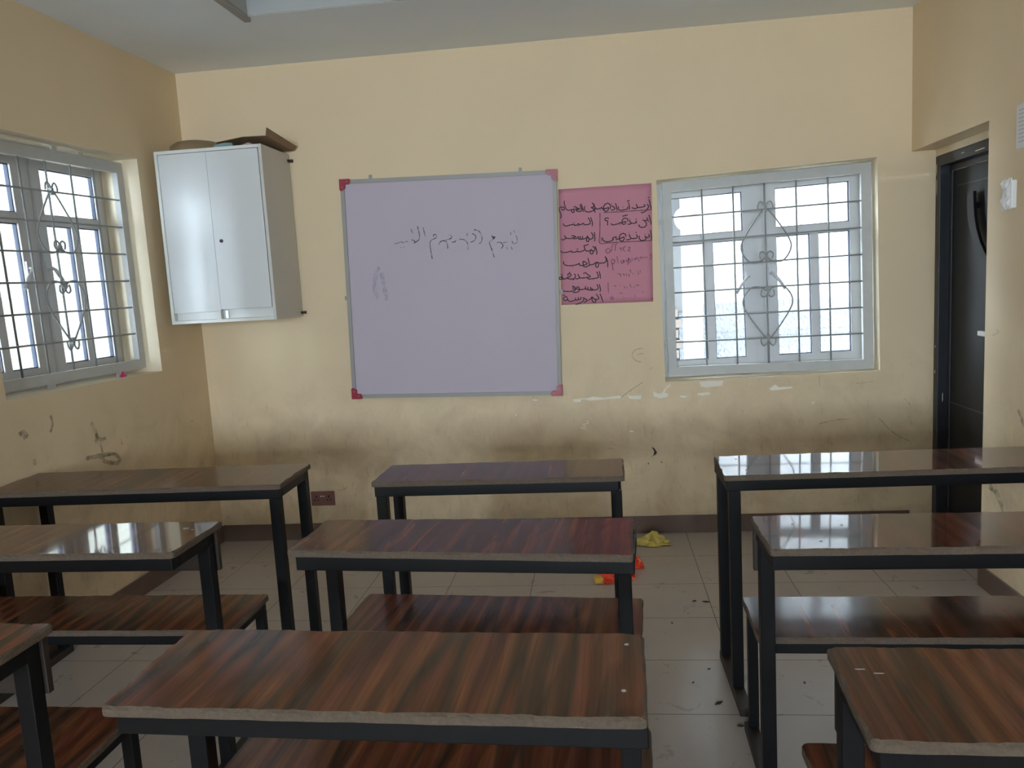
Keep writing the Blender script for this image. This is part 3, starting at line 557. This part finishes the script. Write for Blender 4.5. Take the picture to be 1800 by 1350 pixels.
# ------------------------------------------------------------------ desks
def outline(q, r=.014, step=.012, jit=.0012, seed=0):
    """rounded quadrilateral outline with the small chips of a hand-cut board"""
    rnd = random.Random(seed); pts = []
    n = len(q)
    for i in range(n):
        p0 = Vector(q[i-1]); p1 = Vector(q[i]); p2 = Vector(q[(i+1) % n])
        a = (p0-p1).normalized(); b = (p2-p1).normalized()
        A = p1+a*r; B = p1+b*r
        for k in range(5):
            t = k/4; pts.append((1-t)**2*A + 2*t*(1-t)*p1 + t*t*B)
        E = p2 - b*r; L = (E-B).length; m = int(L/step)
        for k in range(1, m): pts.append(B + (E-B)*(k/m))
    c = sum((p for p in pts), Vector((0, 0)))/len(pts)
    return pts, c, rnd
def board(mb, q, z0, z1, seed, chip=.0075, r=.014):
    """laminated chipboard panel: laminate top (material 0), raw ragged edge (material 1)"""
    pts, c, rnd = outline(q, r, seed=seed)
    n = len(pts); low = []; mid = []; top = []
    ph = [rnd.uniform(0, 6.28) for _ in range(4)]
    for i, p in enumerate(pts):
        t = pts[(i+1) % n]-pts[i-1]; nrm = Vector((-t.y, t.x)).normalized()
        if nrm.dot(p-c) < 0: nrm = -nrm
        wob = .0006*math.sin(i*.31+ph[0]) + .0005*math.sin(i*.83+ph[1])
        ch = chip*max(0.0, .45+.5*math.sin(i*.17+ph[2])*math.sin(i*.41+ph[3])+rnd.uniform(-.25, .35))
        low.append(p+nrm*wob); mid.append(p+nrm*(wob+.0003)); top.append(p-nrm*(.0012+ch*.8)+nrm*wob)
    zc = [z1-.0035-.003*rnd.random() for _ in pts]
    b = len(mb.v)
    mb.v += [(p.x, p.y, z0) for p in low] + [(p.x, p.y, z) for p, z in zip(mid, zc)] + [(p.x, p.y, z1) for p in top]
    for i in range(n):
        j = (i+1) % n
        mb.f += [(b+i, b+j, b+n+j, b+n+i), (b+n+i, b+n+j, b+2*n+j, b+2*n+i)]; mb.m += [1, 1]; mb.sm += [False, False]
    flip = sum(p.x*q2.y-q2.x*p.y for p, q2 in zip(pts, pts[1:]+pts[:1])) < 0
    tf = [b+2*n+i for i in range(n)]; bf = [b+i for i in range(n)]
    if flip: tf.reverse()
    else: bf.reverse()
    mb.f += [tuple(tf), tuple(bf)]; mb.m += [0, 1]; mb.sm += [False, False]
def desk(quad, label, front, seed, in_l=.012, in_r=.012, nails=(), back=(.013, .013), gloss=False):
    nl, fl, fr, nr = [Vector(p) for p in quad]
    c = (nl+fl+fr+nr)/4; d = ((fr-fl)+(nr-nl)); ang = math.atan2(d.y, d.x)
    mw = Matrix.Translation((c.x, c.y, 0)) @ Matrix.Rotation(ang, 4, 'Z'); inv = mw.inverted()
    L = [inv @ Vector((p.x, p.y, 0)) for p in (nl, fl, fr, nr)]
    q = [(p.x, p.y) for p in L]
    yf = (q[1][1]+q[2][1])/2; yn = (q[0][1]+q[3][1])/2; xl = (q[0][0]+q[1][0])/2; xr = (q[2][0]+q[3][0])/2
    root = tag(empty('school_desk', mw), label, 'desk', 'school desks')
    mb = MB(); board(mb, q, HT-.018, HT, seed); top = mb.build('tabletop', [M['polish' if gloss else 'wood'], M['edge']], root)
    if nails:
        for (s, t, kind) in nails:
            mb = MB(); x, y = bilerp([q[1], q[2], q[3], q[0]], s, t)
            if kind: mb.box((x-.006, y-.0014, HT), (x+.010, y+.0014, HT+.0025))
            else: mb.lathe([(0, .0015), (.0035, .0012), (.0045, 0)], 10, 0, (x, y, HT))
            mb.build('nail', M['chrome'], top)
    S = .038; z1 = HT-.0183; z0 = z1-S
    a, b = xl+in_l, xr-in_r
    yr = yf-.040 if not front else yf-.010        # far face of the far rail
    y0 = yn+.010
    mb = MB()
    mb.box((a, y0, z0), (b, y0+S, z1)); mb.box((a, yr-S, z0), (b, yr, z1))
    mb.box((a, y0+S, z0), (a+S, yr-S, z1)); mb.box((b-S, y0+S, z0), (b, yr-S, z1))
    mb.build('top_frame', M['steel'], root, bevel=.002)
    la = xl+.012; lb = xr-.012
    ys = [(yr-S, yr)] + ([(y0, y0+S)] if front else [])
    for x in (la, lb-S):
        for (p, r) in ys:
            MB().box((x, p, .031), (x+S, r, z0-.0003)).build('leg', M['steel'], root, bevel=.002)
    if front:
        ra, rb = yn-.12, yf+.0
    else:
        # bench board on the far side, sharing the legs, with its own frame and front legs
        bf_, bn = yf+.25, yr+.0015
        bx0, bx1 = xl+.010, xr+.010; ZB = .45
        mb = MB(); board(mb, [(bx0, bn), (bx0, bf_), (bx1, bf_), (bx1, bn)], ZB-.018, ZB, seed+50, .004, .018)
        mb.build('bench_seat', [M['seatp' if gloss and seed == 16 else 'seat'], M['edge']], root)
        zb1 = ZB-.0183; zb0 = zb1-.03; T = .03
        p, r = bx0+.012, bx1-.012
        mb = MB(); mb.box((p, bf_-.010-T, zb0), (r, bf_-.010, zb1)); mb.box((p, bn+.002, zb0), (r, bn+.002+T, zb1))
        mb.box((p, bn+.002+T, zb0), (p+T, bf_-.010-T, zb1)); mb.box((r-T, bn+.002+T, zb0), (r, bf_-.010-T, zb1))
        mb.build('bench_frame', M['steel'], root, bevel=.002)
        for x in (p, r-T):
            MB().box((x, bf_-.010-T, .031), (x+T, bf_-.010, zb0-.0003)).build('bench_leg', M['steel'], root, bevel=.002)
        mb = MB(); mb.box((xl+back[0], yr+.0005, .645), (xr-back[1], yr+.0175, z1-.001)); mb.build('backrest', M['backb'], root, bevel=.002)
        ra, rb = yr-.30, bf_
    for x in (la, lb-S):
        MB().box((x-.001, ra, 0), (x+S+.001, rb, .0305)).build('floor_runner', M['runner'], root, bevel=.002)
    return root
D = lambda *a, **k: desk(*a, **k)
D([(-2.315, -1.79), (-2.315, -1.455), (-1.139, -1.435), (-1.133, -1.772)], 'longest school desk, front row by the left wall under the window', True, 11)
D([(-.792, -1.777), (-.785, -1.509), (.115, -1.512), (.111, -1.789)], 'front-row school desk standing below the whiteboard', True, 12, .008, .022)
D([(.440, -1.824), (.447, -1.526), (1.660, -1.512), (1.653, -1.808)], 'front-row school desk nearest the black door, window reflected along its top', True, 13, .006, .012, [(.06, .2, 0), (.13, .2, 0), (.07, .75, 0)], gloss=True)
D([(-2.325, -2.485), (-2.323, -2.197), (-1.138, -2.203), (-1.140, -2.493)], 'second-row school desk with attached bench by the left wall, window glare on its end', False, 14, back=(.013, .004), gloss=True, nails=[(.93, .25, 1), (.955, .3, 0), (.97, .85, 0)])
D([(-.817, -2.492), (-.799, -2.217), (.120, -2.262), (.105, -2.575)], 'middle school desk with attached bench, second row of the centre column', False, 15, .026, -.006)
D([(.439, -2.548), (.441, -2.268), (1.655, -2.290), (1.653, -2.566)], 'second-row school desk with attached bench, right column, window reflected in its top', False, 16, .008, .012, [(.08, .3, 0), (.11, .8, 0), (.18, .35, 0)], back=(.002, .013), gloss=True)
D([(-2.345, -3.235), (-2.343, -2.930), (-1.164, -2.938), (-1.166, -3.236)], 'nearest school desk with attached bench at the left, mostly cut off by the picture edge', False, 17, back=(.013, .004), nails=[(.93, .4, 0)])
D([(-.832, -3.280), (-.829, -2.972), (.108, -3.006), (.097, -3.306)], 'nearest school desk with attached bench in the centre, large orange-brown top', False, 18, .024, .0, [(.965, .16, 0), (.96, .72, 0)])
D([(.411, -3.36), (.430, -3.062), (1.650, -3.10), (1.632, -3.394)], 'nearest school desk with attached bench at the right, bent staple at its corner', False, 19, .010, .012, [(.028, .30, 1), (.05, .345, 1)])

# ------------------------------------------------------------------ wall cabinet
CX0, CX1, CD, CZ0, CZ1 = -2.262, -1.668, .385, 1.347, 2.262
cab = tag(empty('wall_cabinet', Matrix.Translation((CX0, 0, CZ0))), 'white two-door wall cabinet hung in the corner between window and whiteboard', 'cabinet')
W_, H_ = CX1-CX0, CZ1-CZ0; t = .017
mb = MB()
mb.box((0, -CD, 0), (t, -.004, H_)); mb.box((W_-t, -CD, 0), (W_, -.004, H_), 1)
mb.box((t, -CD, H_-t), (W_-t, -.004, H_)); mb.box((t, -CD, 0), (W_-t, -.004, t)); mb.box((t, -.010, t), (W_-t, -.004, H_-t))
mb.box((t, -CD+.035, t), (W_-t, -CD+.052, .072))     # recessed lower panel seen through the gap below the doors
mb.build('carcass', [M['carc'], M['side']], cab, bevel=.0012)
mid = .287
mb = MB().box((t+.002, -CD+.002, .060), (mid-.001, -CD+.020, H_-t-.002)); dl = mb.build('door', M['lacq'], cab, bevel=.001)
mb = MB().box((mid+.002, -CD-.002, .068), (W_-t-.003, -CD+.016, H_-t-.003)); dr = mb.build('door', M['lacq'], cab, bevel=.001)
mb = MB(); bmv = []
for k in range(20): bmv.append((mid+.042+.0095*math.cos(k*.31416), .43+.0095*math.sin(k*.31416)))
mb.prism(bmv, 1, -CD-.006, -CD-.002); mb.build('lock', M['black'], dr)
mb = MB().box((mid-.012, -CD+.0, .018), (mid-.004, -CD+.03, .059)); mb.box((mid-.03, -CD-.003, .012), (mid+.005, -CD+.004, .0185)); mb.build('catch', M['white'], cab)
mb = MB().box((mid+.012, -CD+.024, .018), (mid+.026, -CD+.034, .060)); mb.build('hinge', M['chrome'], cab)
for z in (H_-.045, .012):
    mb = MB(); mb.box((W_, -.016, z), (W_+.022, -.001, z+.016)); mb.tube([(W_+.012, -.018, z+.008), (W_+.012, -.024, z+.008)], .006, 8); mb.tube([(W_-.006, -.03, z+.008), (W_+.003, -.03, z+.008)], .007, 8)
    mb.build('wall_bracket', M['rust'], cab)
# things lying on the cabinet
mb = MB(); mb.lathe([(0, .068), (.06, .066), (.11, .056), (.138, .036), (.147, .006), (.150, 0), (.142, 0), (.0, .060)], 36)
o = mb.build('pan_lid', M['tin'], mw=Matrix.Translation((-2.098, -.225, CZ1))); tag(o, 'shallow round tan lid lying on the left of the cabinet top', 'lid')
card = tag(empty('cardboard_box', Matrix.Translation((-1.795, -.20, CZ1))), 'flattened brown cardboard box with a raised flap on the cabinet top', 'box')
mb = MB(); mb.face([(-.13, -.155, .030), (.03, -.175, .044), (.155, -.165, .043), (.162, .17, .018), (-.05, .17, .012)])
mb.face([(-.13, -.155, .023), (-.16, .17, .007), (.162, .17, .015), (.155, -.165, .040), (.03, -.175, .041)])
P = [(-.13, -.155, .030), (.03, -.175, .044), (.155, -.165, .043), (.162, .17, .018), (-.05, .17, .012)]
for i in range(5):
    a, b = P[i], P[(i+1) % 5]; mb.face([a, (a[0], a[1], a[2]-.003), (b[0], b[1], b[2]-.003), b])
mb.box((-.06, -.06, 0), (.10, .16, .008))
mb.build('panel', M['card'], card)
mb = MB()
Q = [(.150, -.165, .045), (.163, .17, .016), (.185, .172, .038), (.160, -.172, .082)]
mb.face(Q); Q2 = [(x+.003, y, z-.001) for x, y, z in Q]; mb.face(Q2[::-1])
for i in range(4): mb.face([Q[i], Q2[i], Q2[(i+1) % 4], Q[(i+1) % 4]])
mb.build('flap', M['card'], card)
mb = MB(); mb.prism([(-.055, .0), (.05, .0), (.048, .014), (.01, .019), (-.05, .012)], 1, -.02, .0)
o = mb.build('booklet', M['teal'], mw=Matrix.Translation((-1.872, -.362, CZ1+.0005))); tag(o, 'crumpled teal booklet under the cardboard on the cabinet top', 'booklet')
mb = MB(); mb.prism([(-.035, .0), (.035, .0), (.008, .012)], 1, -.012, .0)
o = mb.build('paper_slip', M['pinkp'], mw=Matrix.Translation((-1.745, -.365, CZ1+.0005))); tag(o, 'small pinkish paper slip at the cabinet top front edge', 'paper')

# ------------------------------------------------------------------ whiteboard
wb_m = Matrix.Translation((-.7791, 0, 1.461)) @ Matrix.Rotation(.0238, 4, 'Y')
wb = tag(empty('whiteboard', wb_m), 'square whiteboard with red plastic corners and wiped Arabic handwriting', 'whiteboard')
hw, hh = .61, .6226
mb = MB().box((-hw+.016, -.022, -hh+.016), (hw-.016, -.004, hh-.016)); wbp = mb.build('board_panel', M['board'], wb)
mb = MB(); frame_ring(mb, [(-hw, hh), (hw, hh), (hw, -hh), (-hw, -hh)], .022, .022, .022, .022, -.030, -.003); mb.build('board_frame', M['alu'], wb, bevel=.003)
for sx in (-1, 1):
    for sz in (-1, 1):
        mb = MB(); e = .004
        pts = [(-e, -e), (.055, -e), (.062, .004), (.060, .016), (.048, .027), (.032, .026), (.028, .030), (.029, .046), (.018, .058), (.005, .063), (-e, .056)]
        mb.prism([(sx*(hw-a), sz*(hh-b)) for a, b in pts], 1, -.034, -.001); mb.tube([(sx*(hw-.040), -.034, sz*(hh-.013)), (sx*(hw-.040), -.0365, sz*(hh-.013))], .004, 8, 1); mb.tube([(sx*(hw-.013), -.034, sz*(hh-.040)), (sx*(hw-.013), -.0365, sz*(hh-.040))], .004, 8, 1)
        mb.build('corner_cap', [M['red'], M['alu']], wb, bevel=.002)
for x, z in ((-.44, hh+.012), (.41, hh+.012), (-hw-.010, -.04), (hw+.010, -.04)):
    mb = MB(); mb.box((x-.009, -.006, z-.012), (x+.009, -.001, z+.012)); mb.tube([(x, -.006, z), (x, -.010, z)], .004, 8); mb.build('hanging_tab', M['alu'], wb)
wbi = wb_m.inverted()
def on_board(u, v):
    p = wbi @ Vector((u, -.0225, v)); return (p.x, -.0225, p.z)
for i0, i1 in ((0, 8), (8, 12), (12, 16), (16, len(BOARD))):       # one mesh per handwritten word
    mb = MB()
    for p in BOARD[i0:i1]: ribbon(mb, [(a/1e4, b/1e4) for a, b in p], .0052, on_board)
    mb.build('handwritten_word', M['inkboard'], wb)
mb = MB()
for p in ([(-.43, .10), (-.445, .02), (-.43, -.05)], [(-.40, .10), (-.385, .0), (-.375, -.06)], [(-.41, .13), (-.43, .10)]):
    ribbon(mb, p, .024, lambda u, v: (u, -.0224, v))
mb.build('wiped_smear', M['ghost'], wb)

# ------------------------------------------------------------------ pink poster
pq = [(-.150, 1.966), (.358, 1.965), (.346, 1.324), (-.162, 1.331)]
po = tag(empty('poster', Matrix.Translation((.1, 0, 1.65))), 'pink paper poster of handwritten Arabic words between whiteboard and window', 'poster')
mb = MB(); nx, nz = 14, 18; b = 0
for j in range(nz+1):
    for i in range(nx+1):
        u, v = bilerp(pq, i/nx, j/nz); mb.v.append((u-.1, -.0022-.0007*math.sin(i*1.3+j*.5)-.0005*math.sin(j*1.9), v-1.65))
for j in range(nz):
    for i in range(nx):
        a = j*(nx+1)+i; mb.f.append((a+nx+1, a+nx+2, a+1, a)); mb.m.append(0); mb.sm.append(True)
ps = mb.build('sheet', M['pink'], po)
sol = ps.modifiers.new('thickness', 'SOLIDIFY'); sol.thickness = .0004; sol.offset = -1
on_p = lambda u, v: (u-.1, -.0042, v-1.65)
for nm, data, wd, mt in (('arabic_writing', DARK, .0060, 'ink'), ('ruled_box', THIN, .0042, 'inkthin')):
    mb = MB()
    for p in data: ribbon(mb, [(a/1e4, c/1e4) for a, c in p], wd, on_p)
    mb.build(nm, M[mt], po)

for i0, i1 in ((0, 7), (7, 20), (20, 28), (28, 36), (36, len(FAINT))):
    mb = MB()
    for p in FAINT[i0:i1]: ribbon(mb, [(a/1e4, c/1e4) for a, c in p], .0062, on_p)
    mb.build('faded_english_word', M['inkfaint'], po)

# ------------------------------------------------------------------ small fixtures
so = tag(empty('wall_socket', Matrix.Translation((-1.645, 0, .252))), 'brown double wall socket low on the wall below the cabinet', 'socket')
mb = MB().box((-.073, -.011, -.044), (.073, -.0005, .044)); mb.build('face_plate', M['socket'], so, bevel=.004)
for cx in (-.038, .038):
    mb = MB(); mb.box((cx-.004, -.0116, .004), (cx+.004, -.0108, .020)); mb.box((cx-.016, -.0116, -.012), (cx-.006, -.0108, -.005)); mb.box((cx+.006, -.0116, -.012), (cx+.016, -.0108, -.005)); mb.build('outlet', M['black'], so)
for cx in (-.009, .007):
    mb = MB().box((cx-.004, -.014, .012), (cx+.004, -.0108, .018)); mb.build('rocker_switch', M['white'], so)
sw = tag(empty('light_switch', M_RIGHT @ Matrix.Translation((1.045, 0, 1.71))), 'white wall switch in crinkled clear wrap beside the door', 'switch')
mb = MB().box((-.036, -.022, -.056), (.030, -.0005, .054)); mb.build('switch_box', M['white'], sw, bevel=.004)
mb = MB(); rr = random.Random(3)
for i in range(7):
    for j in range(5):
        pass
gx, gz = 6, 9
for j in range(gz+1):
    for i in range(gx+1):
        mb.v.append((-.030+.068*i/gx+rr.uniform(-.004, .004), -.030-rr.uniform(0, .014)*(1 if 0 < i < gx and 0 < j < gz else 0), -.060+.120*j/gz+rr.uniform(-.004, .004)))
for j in range(gz):
    for i in range(gx):
        a = j*(gx+1)+i; mb.f.append((a, a+1, a+gx+2, a+gx+1)); mb.m.append(0); mb.sm.append(False)
wr = mb.build('clear_wrap', M['clear'], sw); s_ = wr.modifiers.new('thickness', 'SOLIDIFY'); s_.thickness = .004; s_.offset = -1
no = tag(empty('wall_notice', M_RIGHT @ Matrix.Translation((1.165, 0, 1.962))), 'white printed notice sheet on the right wall above the switch', 'notice')
mb = MB().box((-.105, -.0025, -.082), (.105, -.0005, .085)); mb.build('sheet', M['paper'], no)
mb = MB()
for k in range(9): mb.box((-.088, -.0031, .062-k*.015), (.085-.03*(k % 3), -.0026, .066-k*.015))
mb.build('print_lines', M['print'], no)

# ------------------------------------------------------------------ things on floor and sill
def blob(mb, r, h, seed, n=26, m_=12, crumple=.35):
    rr = random.Random(seed); ph = [(rr.uniform(0, 6.28), rr.randint(2, 9), rr.randint(1, 5)) for _ in range(9)]
    base = len(mb.v)
    for j in range(m_+1):
        t = j/m_
        for i in range(n):
            a = i*2*math.pi/n; k = 1+crumple*sum(math.sin(p[1]*a+p[0]+p[2]*t*5) for p in ph)/5
            rad = r*k*math.sin(math.pi*(.5+.5*t))**.6 if t < 1 else 0
            mb.v.append((rad*math.cos(a), rad*.62*math.sin(a), max(.001, h*t*(1+crumple*.9*math.sin(3*a+ph[0][0])*math.sin(5*a+ph[1][0])))))
    for j in range(m_):
        for i in range(n):
            a = base+j*n+i; b = base+j*n+(i+1) % n; mb.f.append((a, b, b+n, a+n)); mb.m.append(0); mb.sm.append(False)
mb = MB(); blob(mb, .085, .035, 5, 40, 10, .6); blob(mb, .07, .045, 9, 34, 8, .8)
o = mb.build('cloth_rag', M['cloth'], mw=Matrix.Translation((.285, -.20, .001))); tag(o, 'crumpled yellow cloth on the floor by the back wall', 'cloth')
bag = tag(empty('plastic_bag', Matrix.Translation((.075, -.70, 0)) @ Matrix.Rotation(.55, 4, 'Z')), 'orange plastic bag lying on the floor behind the middle desk', 'bag')
mb = MB(); blob(mb, .10, .055, 21, 30, 10, .28); mb.build('bag_body', M['orange'], bag)
mb = MB(); mb.prism([(-.125, -.012), (-.09, -.03), (-.082, .012), (-.115, .02)], 2, .003, .03); mb.build('bag_neck', M['yellow'], bag)
mb = MB(); blob(mb, .035, .045, 33, 20, 8, .4); o = mb.build('orange_scrap', M['orange'], mw=Matrix.Translation((.185, -.565, .001))); tag(o, 'small orange plastic scrap on the floor beside the orange bag', 'scrap')
mb = MB(); blob(mb, .018, .022, 41, 18, 8, .5); o = mb.build('sweet_wrapper', M['magenta'], mw=M_LEFT @ Matrix.Translation((-.72, .05, 1.1065))); tag(o, 'magenta sweet wrapper on the left window sill', 'wrapper')
mb = MB(); rr = random.Random(8)
for (x, y, s) in ((-.80, -1.0, .012), (.47, -1.0, .016), (.42, -.99, .010), (.30, -1.22, .006), (.40, -1.62, .006), (.47, -1.76, .008), (.45, -2.0, .012), (.33, -1.72, .005), (.72, -1.72, .006), (.78, -1.95, .005), (-1.25, -1.35, .02), (-.72, -1.05, .02), (.40, -1.86, .018), (.62, -2.3, .008), (.53, -2.42, .008)):
    a = rr.uniform(0, 3.1); c, q = math.cos(a)*s, math.sin(a)*s
    mb.prism([(x-c, y-q), (x+q*.4, y-c*.4), (x+c, y+q), (x-q*.4, y+c*.4)], 2, .0005, .004)
o = mb.build('floor_litter', M['litter']); tag(o, 'scattered dark crumbs and twigs of dirt on the floor tiles', 'litter'); o['kind'] = 'stuff'

# ------------------------------------------------------------------ outside
g = MB().box((XL-2.5, TH, 2.95), (XR+8, 2.05, 3.05)); g.box((XL-2.5, -6.5, 2.95), (XL-.27, TH, 3.05)); struct(g.build('added_shade_eaves', M['ext']))  # unseen overhang, added to cut sky light outside the back and left windows
g = MB().box((XL-1, YR-2.6, 2.8), (XR+1, YR-TH-.005, 2.92)); struct(g.build('added_shade_roof', M['ext']))  # unseen slab, added to keep high sky light out of the rear windows
g = MB().box((-12, -18, -.5), (12, 16, -.35)); struct(g.build('ground', M['ground']))
nb = tag(empty('neighbouring_building', Matrix.Translation((.93, 3.2, -.35))), 'pale building with a grey roughcast base outside the back window', 'building')
mb = MB().box((.0, .0, 0), (7, .25, 4.6)); mb.build('outer_wall', M['ext'], nb)
mb = MB().box((.09, -.03, 0), (7, 0, 1.52)); mb.box((.09, -.05, 1.20), (7, -.03, 1.235)); mb.build('plinth', M['plinth'], nb)
mb = MB().box((-.07, -.06, 0), (.085, .27, 4.6)); mb.build('corner_pilaster', M['beige'], nb)
mb = MB().box((-.9, -1.14, 3.41), (9, .3, 3.5)); mb.build('added_shade_overhang', M['ext'], nb)  # unseen slab, added to darken the passage outside the back window
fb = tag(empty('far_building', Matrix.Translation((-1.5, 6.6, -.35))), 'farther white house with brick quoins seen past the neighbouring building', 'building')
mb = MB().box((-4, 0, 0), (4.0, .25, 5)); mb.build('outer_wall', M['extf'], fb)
mb = MB().box((-4, -2.6, 3.5), (4.6, 0, 3.6)); mb.build('added_shade_roof', M['ext'], fb)  # unseen slab, added to hold sky light off this wall
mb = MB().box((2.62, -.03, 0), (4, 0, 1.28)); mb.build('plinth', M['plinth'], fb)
for k in range(9):
    mb = MB().box((2.50-(k % 2)*.0, -.05, .10+k*.14), (2.61+(k % 2)*.05, 0, .21+k*.14)); mb.build('quoin', M['quoin'], fb)
sd = tag(empty('satellite_dish', Matrix.Translation((1.22, 6.375, 2.16))), 'grey satellite dish on the far house, half hidden by the building corner', 'satellite dish')
mb = MB(); mb.lathe([(0, -.03), (.08, -.022), (.14, 0), (.17, .03), (.168, .034), (.14, .006), (.08, -.016), (0, -.024)], 28)
mb.build('reflector', M['dish'], sd, mw=Matrix.Rotation(math.radians(75), 4, 'X') @ Matrix.Rotation(.3, 4, 'Y'))
mb = MB(); mb.tube([(0, .03, 0), (.0, .222, -.02)], .012); mb.tube([(0, -.0, -.15), (.09, -.10, -.12)], .008); mb.build('feed_arm', M['dish'], sd)
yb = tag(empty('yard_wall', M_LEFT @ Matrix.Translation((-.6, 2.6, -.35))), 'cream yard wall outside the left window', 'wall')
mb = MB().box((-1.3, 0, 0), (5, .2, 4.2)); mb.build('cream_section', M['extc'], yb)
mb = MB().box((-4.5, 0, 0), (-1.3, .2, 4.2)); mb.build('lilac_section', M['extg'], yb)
